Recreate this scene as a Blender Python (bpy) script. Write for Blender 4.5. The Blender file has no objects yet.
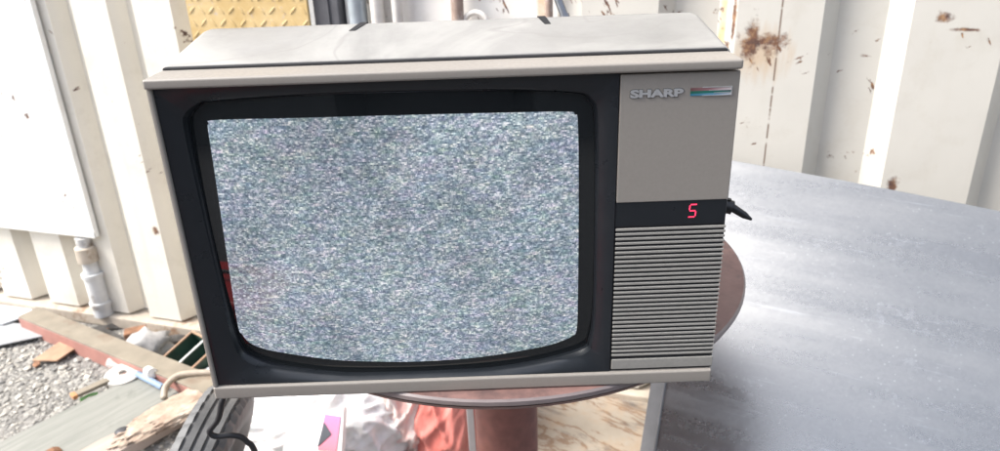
import bpy, bmesh, math, random
from mathutils import Vector, Matrix, noise
random.seed(7)
S = bpy.context.scene
COL = S.collection
R = math.radians

# ------------------------------------------------------------------ materials
class NT:
    """small node-tree builder"""
    def __init__(s, name):
        s.m = bpy.data.materials.new(name); s.m.use_nodes = True
        s.t = s.m.node_tree; s.n = s.t.nodes; s.l = s.t.links
        s.b = s.n['Principled BSDF']
        s.co = s.n.new('ShaderNodeTexCoord').outputs['Object']
    def new(s, typ, **kw):
        n = s.n.new(typ)
        for k, v in kw.items():
            if k.startswith('in_'):
                key = k[3:]
                key = int(key) if key.isdigit() else key.replace('_', ' ')
                s.put(n.inputs[key], v)
            else: setattr(n, k, v)
        return n
    def put(s, sock, v):
        if hasattr(v, 'links') and hasattr(v, 'is_output'): s.l.new(v, sock)
        elif isinstance(v, (tuple, list)) and sock.type == 'RGBA' and len(v) == 3: sock.default_value = (*v, 1)
        else: sock.default_value = v
    def noise(s, scale, detail=4, rough=.55, co=None, dist=0):
        n = s.new('ShaderNodeTexNoise', in_Scale=scale, in_Detail=detail, in_Roughness=rough, in_Distortion=dist)
        s.l.new(co or s.co, n.inputs['Vector']); return n.outputs['Fac']
    def map(s, scale=(1,1,1), loc=(0,0,0), rot=(0,0,0), co=None):
        if any(rot):
            r = s.new('ShaderNodeMapping', in_Rotation=rot); s.l.new(co or s.co, r.inputs['Vector']); co = r.outputs['Vector']
        n = s.new('ShaderNodeMapping', in_Scale=scale, in_Location=loc)
        s.l.new(co or s.co, n.inputs['Vector']); return n.outputs['Vector']
    def ramp(s, fac, *stops):
        n = s.new('ShaderNodeValToRGB'); s.l.new(fac, n.inputs['Fac']); e = n.color_ramp.elements
        while len(e) < len(stops): e.new(.5)
        for el, (p, c) in zip(e, stops):
            el.position = p; el.color = (c, c, c, 1) if isinstance(c, (int, float)) else (*c, 1)
        return n.outputs['Color']
    def mix(s, fac, a, b, mode='MIX'):
        n = s.new('ShaderNodeMix', data_type='RGBA', blend_type=mode)
        s.put(n.inputs[0], fac); s.put(n.inputs[6], a); s.put(n.inputs[7], b); return n.outputs[2]
    def math(s, op, a, b=0., c=0., clamp=False):
        n = s.new('ShaderNodeMath', operation=op, use_clamp=clamp)
        s.put(n.inputs[0], a); s.put(n.inputs[1], b); s.put(n.inputs[2], c); return n.outputs[0]
    def xyz(s, co=None):
        n = s.new('ShaderNodeSeparateXYZ'); s.l.new(co or s.co, n.inputs[0]); return n.outputs
    def base(s, c): s.put(s.b.inputs['Base Color'], c)
    def set(s, **kw):
        for k, v in kw.items(): s.put(s.b.inputs[k.replace('_', ' ')], v)
    def bump(s, h, strength=.3, dist=.002):
        n = s.new('ShaderNodeBump', in_Strength=strength, in_Distance=dist); s.l.new(h, n.inputs['Height'])
        s.l.new(n.outputs[0], s.b.inputs['Normal'])

def simple(name, col, rough=.5, metal=0., var=.15, scale=30, bump=.1, dist=.001, dirt=None, dirt_amt=.5, dscale=9):
    t = NT(name)
    f = t.noise(scale, 5)
    lo = tuple(c*(1-var) for c in col); hi = tuple(min(1, c*(1+var)) for c in col)
    c = t.ramp(f, (.3, lo), (.7, hi))
    if dirt:
        d = t.ramp(t.noise(dscale, 8, .7), (1-dirt_amt, 0.), (min(1, 1-dirt_amt+.12), 1.))
        c = t.mix(d, c, dirt)
    t.base(c); t.set(Roughness=rough, Metallic=metal)
    t.put(t.b.inputs['Roughness'], t.ramp(t.noise(scale*.7, 4), (.3, max(0, rough-.08)), (.7, min(1, rough+.08))))
    if bump: t.bump(f, bump, dist)
    return t.m

def paint_white(name, rust_amt, spots=(), streaks=(), seams=(), tint=(.80, .79, .755)):
    """old white paint on steel, local X along the wall, Z up"""
    t = NT(name)
    x, y, z = t.xyz()
    c = t.ramp(t.noise(6, 6, .6), (.3, tuple(v*.93 for v in tint)), (.7, tint))
    # faint vertical dirt runs
    run = t.ramp(t.noise(1, 5, .6, t.map((22, 1, 1.1))), (.55, 0.), (.8, .30))
    c = t.mix(run, c, (.52, .48, .40))
    # fine grey scuffs
    sc = t.ramp(t.noise(1, 6, .7, t.map((9, 9, 70), rot=(0, .25, 0))), (.66, 0.), (.74, .35))
    c = t.mix(sc, c, (.45, .43, .40))
    # rust flecks
    fl = t.math('MULTIPLY', t.noise(30, 6, .62), t.noise(3.1, 3, .5))
    fl = t.ramp(fl, (rust_amt, 0.), (rust_amt+.035, 1.))
    scr = t.math('MULTIPLY', t.noise(1, 4, .55, t.map((30, 30, 95), rot=(0, .45, 0))), t.noise(5, 3, .5))
    fl2 = t.ramp(scr, (rust_amt+.015, 0.), (rust_amt+.035, 1.))
    scr3 = t.math('MULTIPLY', t.noise(1, 4, .55, t.map((80, 30, 22), rot=(0, .5, 0))), t.noise(4.1, 3, .5))
    fl3 = t.ramp(scr3, (rust_amt+.02, 0.), (rust_amt+.04, 1.))
    fl = t.math('MAXIMUM', t.math('MAXIMUM', fl, fl2), fl3)
    wob = t.noise(34, 6, .7)
    for sx, sz, rx, rz in spots:
        dx = t.math('DIVIDE', t.math('SUBTRACT', x, sx), rx); dz = t.math('DIVIDE', t.math('SUBTRACT', z, sz), rz)
        r = t.math('SQRT', t.math('ADD', t.math('MULTIPLY', dx, dx), t.math('MULTIPLY', dz, dz)))
        r = t.math('ADD', r, t.math('MULTIPLY', t.math('SUBTRACT', wob, .5), 3.6))
        fl = t.math('MAXIMUM', fl, t.ramp(r, (.35, 1.), (.95, 0.)))
    if spots:
        sx, sz, rx, rz = spots[0]
        dx = t.math('DIVIDE', t.math('SUBTRACT', x, sx), rx*1.25); dz = t.math('DIVIDE', t.math('SUBTRACT', z, sz-.022), rz*2.4)
        r = t.math('SQRT', t.math('ADD', t.math('MULTIPLY', dx, dx), t.math('MULTIPLY', dz, dz)))
        r = t.math('ADD', r, t.math('MULTIPLY', t.math('SUBTRACT', t.noise(1, 5, .6, t.map((60, 60, 9))), .5), 1.6))
        c = t.mix(t.ramp(r, (.3, .6), (1.1, 0.)), c, (.50, .34, .19))
    grime = t.ramp(t.noise(11, 7, .72), (.52, 0.), (.72, .28)); c = t.mix(grime, c, (.42, .37, .29))
    rustc = t.ramp(t.noise(55, 6, .7), (.34, (.06, .035, .035)), (.52, (.17, .085, .05)), (.72, (.44, .27, .14)))
    halo = None
    for sx, w, z0 in streaks:
        d = t.math('ABSOLUTE', t.math('SUBTRACT', t.math('ADD', x, t.math('MULTIPLY', t.math('SUBTRACT', t.noise(7, 3), .5), .012)), sx))
        m = t.ramp(t.math('DIVIDE', d, w), (.5, 1.), (1., 0.))
        m = t.math('MULTIPLY', m, t.ramp(z, (z0, 0.), (z0+.03, 1.)) if z0 < .95 else 1.)
        m = t.math('MULTIPLY', m, t.ramp(t.noise(14, 5, .7), (.35, .2), (.6, .8)))
        c = t.mix(m, c, (.58, .36, .15))
    for sx in seams:
        d = t.math('ABSOLUTE', t.math('SUBTRACT', x, sx))
        m = t.math('MULTIPLY', t.math('LESS_THAN', d, .0016), t.ramp(t.noise(1, 3, .6, t.map((5, 5, 40))), (.38, 0.), (.46, .85)))
        c = t.mix(m, c, (.16, .10, .07))
    c = t.mix(fl, c, rustc)
    t.base(c)
    t.put(t.b.inputs['Roughness'], t.mix(fl, (.42,)*3, (.85,)*3))
    t.bump(t.math('SUBTRACT', t.noise(25, 5), t.math('MULTIPLY', fl, .4)), .25, .002)
    return t.m

M = {}
M['silver'] = simple('silver plastic', (.272, .248, .220), .42, 0, .03, 420, .04, .0003, (.245, .224, .20), .34, 14)
def cab_mat():
    t = NT('silver cabinet plastic')
    c = t.ramp(t.noise(9, 7, .65), (.3, (.215, .209, .197)), (.7, (.285, .278, .264)))
    sc = t.ramp(t.noise(1, 5, .7, t.map((6, 40, 20), rot=(0, 0, .5))), (.62, 0.), (.7, .5))
    c = t.mix(sc, c, (.19, .185, .175))
    du = t.ramp(t.noise(4.5, 6, .6, dist=1.2), (.47, 0.), (.62, .6)); c = t.mix(du, c, (.40, .39, .365))
    ring_ = t.ramp(t.math('ABSOLUTE', t.math('SUBTRACT', t.noise(5, 2, .5, dist=.8), .52)), (.003, .45), (.012, 0.)); c = t.mix(ring_, c, (.21, .20, .19))
    t.base(c); t.put(t.b.inputs['Roughness'], t.ramp(t.noise(14, 6, .7), (.3, .34), (.7, .55)))
    t.bump(t.noise(300, 3), .08, .0003); return t.m
M['cabinet'] = cab_mat()
M['black'] = simple('black gloss plastic', (.013, .0155, .019), .33, 0, .05, 60, 0)
M['gap'] = simple('gap shade black', (.010, .010, .012), .8)  # black colour standing in for shade in the seam, slots and grille
M['slat'] = simple('grille slat', (.285, .274, .25), .45, 0, .06, 300, .05, .0003)
M['chrome'] = simple('letter metal', (.44, .44, .44), .35, .25, .05, 90, 0)
M['rubber'] = simple('black rubber cable', (.02, .02, .022), .45, 0, .2, 80)

def tube_mat():
    t = NT('tube glass')
    t.base((.012, .014, .015)); t.set(Roughness=.05, Coat_Weight=.0)
    t.b.inputs['IOR'].default_value = 1.65
    sm = t.ramp(t.noise(1, 6, .7, t.map((18, 18, 40), rot=(0, .4, 0))), (.55, .03), (.75, .16))
    t.put(t.b.inputs['Roughness'], sm)
    return t.m
M['tube'] = tube_mat()

def static_mat():
    """snow on an untuned analogue screen: short horizontal dashes, a little chroma"""
    t = NT('static snow picture')
    x, y, z = t.xyz()
    def cells(w, h, off):
        # value noise stretched along each picture line
        row = t.math('FLOOR', t.math('DIVIDE', z, h))
        jit = t.new('ShaderNodeTexWhiteNoise', noise_dimensions='1D'); t.put(jit.inputs['W'], t.math('ADD', row, off))
        cx = t.math('ADD', t.math('DIVIDE', x, w), t.math('MULTIPLY', jit.outputs[0], 97.))
        v = t.new('ShaderNodeCombineXYZ'); t.put(v.inputs[0], cx); t.put(v.inputs[1], t.math('MULTIPLY', row, 7.31)); v.inputs[2].default_value = off
        n = t.new('ShaderNodeTexNoise', in_Scale=1., in_Detail=2., in_Roughness=.7); t.l.new(v.outputs[0], n.inputs['Vector'])
        return n.outputs['Fac'], n.outputs['Color']
    f1, c1 = cells(.0031, .00125, 1.7)
    f2, c2 = cells(.0100, .0031, 11.3)
    f = t.math('ADD', t.math('MULTIPLY', f1, .78), t.math('MULTIPLY', f2, .22))
    lum = t.ramp(f, (.33, (.095, .13, .175)), (.48, (.26, .32, .38)), (.56, (.47, .535, .595)), (.67, (.90, .94, .98)))
    tint = t.mix(.20, (.5, .5, .5), c2)
    col = t.mix(1., lum, tint, 'MULTIPLY'); col = t.mix(1., col, (2., 2., 2.), 'MULTIPLY')
    # broad unevenness of the raster
    big = t.ramp(t.noise(9, 3, .6, dist=.6), (.3, .74), (.7, 1.16))
    col = t.mix(1., col, big, 'MULTIPLY')
    moire = t.new('ShaderNodeTexNoise', in_Scale=26., in_Detail=2.); t.l.new(t.map((1, 1, 2.2), rot=(0, .5, 0)), moire.inputs['Vector'])
    mo = t.mix(1., moire.outputs['Color'], (2., 2., 2.), 'MULTIPLY')
    col = t.mix(.10, col, t.mix(1., col, mo, 'MULTIPLY'))
    t.base((.012, .013, .015)); t.set(Roughness=.06)
    t.put(t.b.inputs['Emission Color'], col)
    t.b.inputs['Emission Strength'].default_value = STATIC
    return t.m
EXPO = 1.86
STATIC = .262
M['static'] = static_mat()
def emit(name, col, st):
    t = NT(name); t.base(tuple(c*.2 for c in col)); t.put(t.b.inputs['Emission Color'], col); t.b.inputs['Emission Strength'].default_value = st; return t.m
M['led'] = emit('red display light', (1., .045, .12), .55)

def gal_mat():
    t = NT('galvanised steel sheet')
    v = t.new('ShaderNodeTexVoronoi', in_Scale=210.); t.l.new(t.co, v.inputs['Vector'])
    sp = t.xyz(v.outputs['Color'])[0]
    c = t.ramp(sp, (.0, (.315, .314, .31)), (1., (.345, .344, .34)))
    big = t.ramp(t.noise(3, 6, .65), (.35, (.94, .945, .95)), (.7, (1., 1., 1.)))
    scr = t.ramp(t.noise(1, 5, .7, t.map((4, 90, 90), rot=(0, 0, .505))), (.60, 0.), (.70, .35)); c = t.mix(scr, c, (.62, .63, .64))
    sm = t.ramp(t.noise(1, 5, .65, t.map((1.6, 14, 14), rot=(0, 0, .505))), (.42, 0.), (.70, .6)); c = t.mix(sm, c, (.36, .36, .357))
    c = t.mix(1., c, big, 'MULTIPLY')
    wf = t.ramp(t.math('MULTIPLY', t.noise(60, 6, .75), t.noise(5, 3, .6)), (.345, 0.), (.37, .35))
    c = t.mix(wf, c, (.45, .45, .45))
    vd = t.new('ShaderNodeTexVoronoi', in_Scale=130.); t.l.new(t.co, vd.inputs['Vector'])
    dot = t.math('MULTIPLY', t.math('LESS_THAN', vd.outputs['Distance'], .20), t.math('GREATER_THAN', t.xyz(vd.outputs['Color'])[1], .80))
    dot = t.math('MULTIPLY', dot, t.ramp(t.noise(5, 4, .6), (.4, .1), (.65, .8)))
    c = t.mix(dot, c, (.50, .50, .50))
    t.base(c); t.set(Metallic=.82)
    t.put(t.b.inputs['Roughness'], t.ramp(t.math('ADD', t.math('MULTIPLY', sp, .07), t.math('MULTIPLY', t.noise(1, 5, .6, t.map((1.6, 14, 14), rot=(0, 0, .505))), .93)), (.3, .20), (.75, .40)))
    t.bump(t.math('ADD', t.noise(7, 2), t.math('MULTIPLY', t.noise(160, 3), .03)), .05, .006)
    return t.m
M['galvanised'] = gal_mat()
M['mauve'] = simple('red oxide paint, weathered', (.215, .125, .11), .5, 0, .14, 45, .15, .0006, (.12, .075, .07), .48, 12)
M['mauve_rim'] = simple('worn red rim', (.20, .165, .16), .4, 0, .1, 60, .1, .0006)
M['col'] = simple('red oxide column paint', (.185, .075, .062), .5, 0, .18, 60, .2, .0008, (.20, .08, .06), .42, 14)

# ------------------------------------------------------------------ mesh helpers
def bm_new(): return bmesh.new()
def obj(name, bm, mat, parent=None, smooth=False, angle=None):
    me = bpy.data.meshes.new(name)
    bmesh.ops.recalc_face_normals(bm, faces=bm.faces[:])
    bm.to_mesh(me); bm.free()
    if smooth or angle:
        for p in me.polygons: p.use_smooth = True
        if angle: me.set_sharp_from_angle(angle=R(angle))
    for m in (mat if isinstance(mat, (list, tuple)) else [mat]): me.materials.append(m)
    o = bpy.data.objects.new(name, me); COL.objects.link(o)
    if angle:
        wn = o.modifiers.new('weighted normals', 'WEIGHTED_NORMAL'); wn.keep_sharp = True; wn.weight = 100
    if parent:
        o.parent = parent
        if parent.get('_w'): o.location = -Vector(parent['_w'])
    return o
def thing(name, label, cat, loc=(0,0,0), rz=0, group=None):
    o = bpy.data.objects.new(name, None); COL.objects.link(o); o.empty_display_size = .05
    o.location = loc; o.rotation_euler.z = rz
    if rz == 0: o['_w'] = tuple(loc)     # children of unrotated things are written in world coordinates
    tag(o, label, cat, group); return o
def tag(o, label=None, cat=None, group=None, kind=None):
    if label: o['label'] = label
    if cat: o['category'] = cat
    if group: o['group'] = group
    if kind: o['kind'] = kind
    return o
def box(bm, x0, x1, y0, y1, z0, z1, bev=0, seg=2, mi=0, mat=None):
    vs = [bm.verts.new((x, y, z)) for x in (x0, x1) for y in (y0, y1) for z in (z0, z1)]
    fs = [bm.faces.new([vs[i] for i in f]) for f in ((0,1,3,2),(4,6,7,5),(0,4,5,1),(2,3,7,6),(0,2,6,4),(1,5,7,3))]
    if mat is not None:
        for v in vs: v.co = mat @ v.co
    for f in fs: f.material_index = mi
    if bev:
        es = {e for f in fs for e in f.edges}
        r = bmesh.ops.bevel(bm, geom=list(es), offset=bev, segments=seg, profile=.5, affect='EDGES', material=-1)
        for f in r['faces']: f.material_index = mi
    return bm
def lathe(bm, prof, seg=48, mat=Matrix.Identity(4), cap=True, mi=0):
    rings = []
    for r, z in prof:
        rings.append([bm.verts.new(mat @ Vector((r*math.cos(2*math.pi*k/seg), r*math.sin(2*math.pi*k/seg), z))) for k in range(seg)])
    for a, b in zip(rings, rings[1:]):
        for k in range(seg):
            f = bm.faces.new((a[k], a[(k+1) % seg], b[(k+1) % seg], b[k])); f.material_index = mi
    if cap:
        for rg in (rings[0], rings[-1]):
            f = bm.faces.new(rg); f.material_index = mi
    return bm
def frame_of(d):
    d = d.normalized(); a = Vector((0, 0, 1)) if abs(d.z) < .9 else Vector((1, 0, 0))
    u = d.cross(a).normalized(); return u, d.cross(u).normalized()
def smooth_path(pts, n=8, closed=False):
    P = [Vector(p) for p in pts]; out = []; m = len(P)
    rng = range(m if closed else m-1)
    for i in rng:
        if closed: p0, p1, p2, p3 = P[(i-1) % m], P[i], P[(i+1) % m], P[(i+2) % m]
        else: p0, p1, p2, p3 = P[max(i-1, 0)], P[i], P[i+1], P[min(i+2, m-1)]
        for k in range(n):
            t = k/n
            out.append(.5*((2*p1)+(p2-p0)*t+(2*p0-5*p1+4*p2-p3)*t*t+(3*p1-p0-3*p2+p3)*t**3))
    if not closed: out.append(P[-1])
    return out
def tube(bm, pts, r, seg=10, cap=True):
    rings = []; n = len(pts)
    for i, p in enumerate(pts):
        d = (Vector(pts[min(i+1, n-1)])-Vector(pts[max(i-1, 0)])); u, v = frame_of(d)
        rr = r[i] if isinstance(r, (list, tuple)) else r
        rings.append([bm.verts.new(Vector(p)+u*rr*math.cos(2*math.pi*k/seg)+v*rr*math.sin(2*math.pi*k/seg)) for k in range(seg)])
    for a, b in zip(rings, rings[1:]):
        # align rings against twist
        best = min(range(seg), key=lambda s: (a[0].co-b[s].co).length)
        for k in range(seg): bm.faces.new((a[k], a[(k+1) % seg], b[(k+1+best) % seg], b[(k+best) % seg]))
    if cap: bm.faces.new(rings[0]); bm.faces.new(rings[-1][::-1])
    return bm
def prism(bm, poly, z0, z1, bev=0, mi=0):
    """vertical prism over a ground polygon"""
    a = [bm.verts.new((x, y, z0)) for x, y in poly]; b = [bm.verts.new((x, y, z1)) for x, y in poly]
    fs = [bm.faces.new(a), bm.faces.new(b)]
    n = len(poly)
    for i in range(n): fs.append(bm.faces.new((a[i], a[(i+1) % n], b[(i+1) % n], b[i])))
    for f in fs: f.material_index = mi
    if bev: bmesh.ops.bevel(bm, geom=list({e for f in fs for e in f.edges}), offset=bev, segments=2, profile=.5, affect='EDGES')
    return bm
def rough_up(bm, amp, scale, seed=0):
    for v in bm.verts:
        v.co += noise.noise_vector(v.co*scale+Vector((seed, seed*1.7, 0)))*amp

# ------------------------------------------------------------------ camera
CAM = Vector((.0374, -.5566, 1.1038))
cam_d = bpy.data.cameras.new('camera'); cam = bpy.data.objects.new('camera', cam_d); COL.objects.link(cam)
rot = Matrix(((0.99936, 0.03565, -0.00305), (-0.01687, 0.39410, -0.91891), (-0.03156, 0.91838, 0.39445)))
cam.matrix_world = Matrix.Translation(CAM) @ rot.to_4x4()
cam_d.sensor_width = 36; cam_d.lens = 25.992; cam_d.clip_start = .02; cam_d.clip_end = 5000
cam_d.dof.use_dof = True; cam_d.dof.focus_distance = .64; cam_d.dof.aperture_fstop = 9.5
S.camera = cam

# ------------------------------------------------------------------ television
ZB = .70
tv = thing('television', 'grey boxy CRT television showing white static, standing on the round red-brown table', 'television', (0, .15, ZB))
# front frame: top lip, bottom lip, left cheek
b = bm_new()
box(b, -.230, .230, -.004, .034, ZB+.2895, ZB+.2974, .0020, 3)
box(b, -.230, .230, -.0015, .034, ZB, ZB+.0135, .0022, 3)
box(b, -.2296, -.2256, -.001, .034, ZB+.0130, ZB+.2900, .0012, 2)
obj('front_frame', b, M['silver'], tv, angle=35)
b = bm_new()      # dark bead painted in as the shadow groove behind the frame
box(b, -.2288, .2288, .033, .0390, ZB+.003, ZB+.2992, .001, 2)
obj('seam_shadow', b, M['gap'], tv)
# cabinet shell: rises a little to a rear ridge, then tapers to the tube neck
b = bm_new()
def rr(x0, x1, z0, z1, r, y, n=5):
    pts = []
    for cx, cz, a0 in ((x1-r, z1-r, 0), (x0+r, z1-r, 90), (x0+r, z0+r, 180), (x1-r, z0+r, 270)):
        for k in range(n+1):
            a = R(a0+90*k/n); pts.append((cx+r*math.cos(a), y, cz+r*math.sin(a)))
    return pts
secs = [rr(-.2315, .2315, ZB+.001, ZB+.2975, .006, .0385), rr(-.2335, .2335, ZB, ZB+.2998, .007, .0405), rr(-.2345, .2345, ZB, ZB+.3135, .008, .138),
        rr(-.233, .233, ZB, ZB+.3145, .010, .144), rr(-.228, .228, ZB+.002, ZB+.311, .012, .150), rr(-.205, .205, ZB+.01, ZB+.285, .02, .20), rr(-.13, .13, ZB+.03, ZB+.22, .03, .32), rr(-.11, .11, ZB+.04, ZB+.20, .03, .36)]
rings = [[b.verts.new(p) for p in s] for s in secs]
for r0, r1 in zip(rings, rings[1:]):
    n = len(r0)
    for k in range(n): b.faces.new((r0[k], r0[(k+1) % n], r1[(k+1) % n], r1[k]))
b.faces.new(rings[0]); b.faces.new(rings[-1][::-1])
obj('cabinet', b, M['cabinet'], tv, angle=40)
for sx, sk in ((-.086, -.006), (.087, .004)):       # dark blocks as the shade in the two handle slots at the rear edge
    b = bm_new()
    zt = ZB+.3127
    vs = [(sx-.0025+sk*.6, .122, zt-.001), (sx+.0030+sk*.6, .122, zt-.001), (sx+.0045-sk*.6, .147, zt+.0028), (sx-.0030-sk*.6, .147, zt+.0028)]
    a = [b.verts.new(p) for p in vs]; c = [b.verts.new((p[0], p[1], p[2]-.004)) for p in vs]
    b.faces.new(a); b.faces.new(c[::-1])
    for i in range(4): b.faces.new((a[i], a[(i+1) % 4], c[(i+1) % 4], c[i]))
    obj('handle_slot_shade', b, M['gap'], tv)

# picture tube and mask
K0 = Vector((CAM.x, 0, CAM.z))
OX, OZ = -.042, ZB+.155
def bulge(x, z): return .002+.0080*((x-OX)/.155)**2+.0062*((z-OZ)/.125)**2
def onto(x, z, yf):
    """slide a point seen at the front plane back to its true depth"""
    for _ in range(3):
        y = yf(x, z) if callable(yf) else yf
        s = (.5566+y)/.5566
        X, Z = K0.x+(x0-K0.x)*s if False else None, None
    return None
def deep(x, z, yf):
    X, Z = x, z
    for _ in range(4):
        y = yf(X, Z) if callable(yf) else yf
        s = (.5566+y)/.5566
        X, Z = K0.x+(x-K0.x)*s, K0.z+(z-K0.z)*s
    return X, y, Z
tube_o = [(-.1992,.2561),(-.1955,.2665),(-.1880,.2735),(-.1765,.2765),(-.1125,.2785),(-.0349,.2785),(.0428,.2770),(.0960,.2735),(.1085,.2670),(.1140,.2500),(.1160,.1669),(.1160,.0905),(.1130,.0540),(.1040,.0420),(.0532,.0290),(-.0203,.0222),(-.0933,.0243),(-.1558,.0345),(-.1830,.0460),(-.1945,.0640),(-.1985,.1326),(-.1998,.2056)]
pic_o = [(-.1880,.2540),(-.1865,.2610),(-.1800,.2637),(-.1147,.2630),(-.0363,.2624),(.0423,.2615),(.0940,.2605),(.1010,.2580),(.1037,.2500),(.1050,.1853),(.1054,.0909),(.1045,.0605),(.1005,.0545),(.0930,.0505),(.0716,.0440),(.0169,.0358),(-.0378,.0335),(-.0800,.0352),(-.1190,.0392),(-.1672,.0498),(-.1860,.0580),(-.1930,.0680),(-.1955,.0800),(-.1930,.1419),(-.1897,.2139)]
def outline(pts, n): return [(p.x, p.z) for p in smooth_path([(x, 0, ZB+z) for x, z in pts], n, True)]
TO = [(-.042+(x+.042)*1.018, ZB+.152+(z-ZB-.152)*1.014) for x, z in outline(tube_o, 6)]; PO = outline(pic_o, 6)
def disc_mesh(out, lift, nr=14):
    b = bm_new(); cx = sum(p[0] for p in out)/len(out); cz = sum(p[1] for p in out)/len(out)
    rings = []
    for k in range(1, nr+1):
        q = k/nr
        rings.append([b.verts.new((lambda t: (t[0], t[1]-lift, t[2]))(deep(cx+(x-cx)*q, cz+(z-cz)*q, bulge))) for x, z in out])
    t = deep(cx, cz, bulge); c = b.verts.new((t[0], t[1]-lift, t[2])); n = len(out)
    for k in range(n): b.faces.new((c, rings[0][k], rings[0][(k+1) % n]))
    for r0, r1 in zip(rings, rings[1:]):
        for k in range(n): b.faces.new((r0[k], r1[k], r1[(k+1) % n], r0[(k+1) % n]))
    return b
cxo = sum(p[0] for p in TO)/len(TO); czo = sum(p[1] for p in TO)/len(TO)
big = [(cxo+(x-cxo)*1.035, czo+(z-czo)*1.045) for x, z in TO]
po = obj('picture_tube', disc_mesh(big, 0), M['tube'], tv, smooth=True)
obj('static_picture', disc_mesh(PO, .0007), M['static'], po, smooth=True).location = (0, 0, 0)
b = bm_new()
X0, X1, Z0, Z1 = -.2256, .1362, ZB+.0135, ZB+.2893
def to_rect(x, z, x0, x1, z0, z1):
    dx, dz = x-OX, z-OZ; s = 1e9
    if dx > 1e-9: s = min(s, (x1-OX)/dx)
    if dx < -1e-9: s = min(s, (x0-OX)/dx)
    if dz > 1e-9: s = min(s, (z1-OZ)/dz)
    if dz < -1e-9: s = min(s, (z0-OZ)/dz)
    return OX+dx*s, OZ+dz*s
TD = [deep(x, z, lambda X, Z: bulge(X, Z)-.0012) for x, z in TO]
TD = [(x, y, max(z, Z0+.0030)) for x, y, z in TD]
n = len(TD)
rect = [to_rect(x, z, X0, X1, Z0, Z1) for x, z in TO]
for cnr in ((X0, Z0), (X0, Z1), (X1, Z0), (X1, Z1)):     # snap the nearest samples into the corners
    i = min(range(n), key=lambda k: (rect[k][0]-cnr[0])**2+(rect[k][1]-cnr[1])**2); rect[i] = cnr
def ring(q, y0, qy):
    out = []
    for (rx, rz), (tx, ty, tz) in zip(rect, TD):
        out.append(b.verts.new((rx+(tx-rx)*q, y0+(ty-y0)*qy, rz+(tz-rz)*q)))
    return out
rs = [ring(0, .010, 0), ring(0, .0022, 0), ring(.03, .0016, 0), ring(.20, .0020, 0), ring(.5, .0034, .0), ring(.74, .0048, .1), ring(.88, .0058, .15), ring(.905, .0074, .35), ring(.965, .0080, .75), ring(.985, .0078, .72), ring(1., .0080, .85)]
last = [b.verts.new((v.co.x, v.co.y+.012, v.co.z)) for v in rs[-1]]
rs.append(last)
for r0, r1 in zip(rs, rs[1:]):
    for k in range(n): b.faces.new((r0[k], r1[k], r1[(k+1) % n], r0[(k+1) % n]))
obj('screen_mask', b, M['black'], tv, angle=50)

# control side: silver panel, dark display strip with its digit, ribbed grille
b = bm_new(); box(b, .1366, .2302, .0012, .030, ZB+.1806, ZB+.2878, .0012, 2)
panel = obj('control_panel', b, M['silver'], tv, angle=35)
b = bm_new(); box(b, .1362, .2296, .0020, .030, ZB+.1588, ZB+.1806, .0008, 2)
disp = obj('display_window', b, M['black'], tv, angle=35)
b = bm_new()
def seg5(bm, x, z, w, h, y, th, sk):
    P = lambda u, v: (x+u*w+v*sk, y, z+v*h)
    q = .06
    for (u0, v0), (u1, v1) in (((1-q*0, 1), (0+q, 1)), ((0, 1-q), (0, .5+q)), ((q, .5), (1-q, .5)), ((1, .5-q), (1, q)), ((1-q, 0), (0, 0))):
        a, c = Vector(P(u0, v0)), Vector(P(u1, v1)); d = (c-a).normalized(); nn = Vector((d.z, 0, -d.x))*th/2
        vs = [bm.verts.new(p) for p in (a+nn, a+d*th*.2+nn, c-d*th*.2+nn, c+nn, c-nn, a-nn)]
        bm.faces.new(vs)
seg5(b, .1977, ZB+.1658, .0056, .0112, .0016, .0011, .0010)
dg = obj('display_digit', b, M['led'], disp); dg.location = (0, 0, 0)
b = bm_new()
box(b, .1366, .2296, .0029, .030, ZB+.014, ZB+.1586)  # black plate carries the shade between the shallow slats
for k in range(30):
    zc = ZB+.1560-k*.00432
    box(b, .1372, .2304, .0014, .0034, zc-.00106, zc+.00106, .0003, 1, mi=1)
box(b, .1372, .2304, .0012, .0070, ZB+.0158, ZB+.0262, .0008, 2, mi=1)
obj('speaker_grille', b, [M['gap'], M['slat']], tv, angle=30)
# maker's name in raised letters
def letters(txt, x, z, w, h, y, depth, mat, name, parent, off=0.0):
    cu = bpy.data.curves.new(name, 'FONT'); cu.body = txt; cu.size = 1; cu.offset = off; cu.extrude = .5; cu.resolution_u = 4
    to = bpy.data.objects.new(name, cu); COL.objects.link(to); bpy.context.view_layer.update()
    me = bpy.data.meshes.new_from_object(to.evaluated_get(bpy.context.evaluated_depsgraph_get()))
    COL.objects.unlink(to); bpy.data.objects.remove(to)
    xs = [v.co.x for v in me.vertices]; ys = [v.co.y for v in me.vertices]
    ax, bx, ay, by = min(xs), max(xs), min(ys), max(ys)
    for v in me.vertices:
        X, Y, Zc = v.co; v.co = (x+(X-ax)/(bx-ax)*w, y-(Zc+.5)*depth, z+(Y-ay)/(by-ay)*h)
    me.materials.append(mat); o = bpy.data.objects.new(name, me); COL.objects.link(o); o.parent = parent; return o
M['backing'] = simple('letter shadow inset', (.10, .098, .095), .6)
letters('SHARP', .1446, ZB+.2690, .0416, .0065, .00118, .0009, M['chrome'], 'brand_letters', panel, .05)
letters('SHARP', .1440, ZB+.2686, .0428, .0074, .00118, .00025, M['backing'], 'letter_shadow', panel, .075)  # slightly larger dark copy painted in as the letters' shadow
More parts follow.
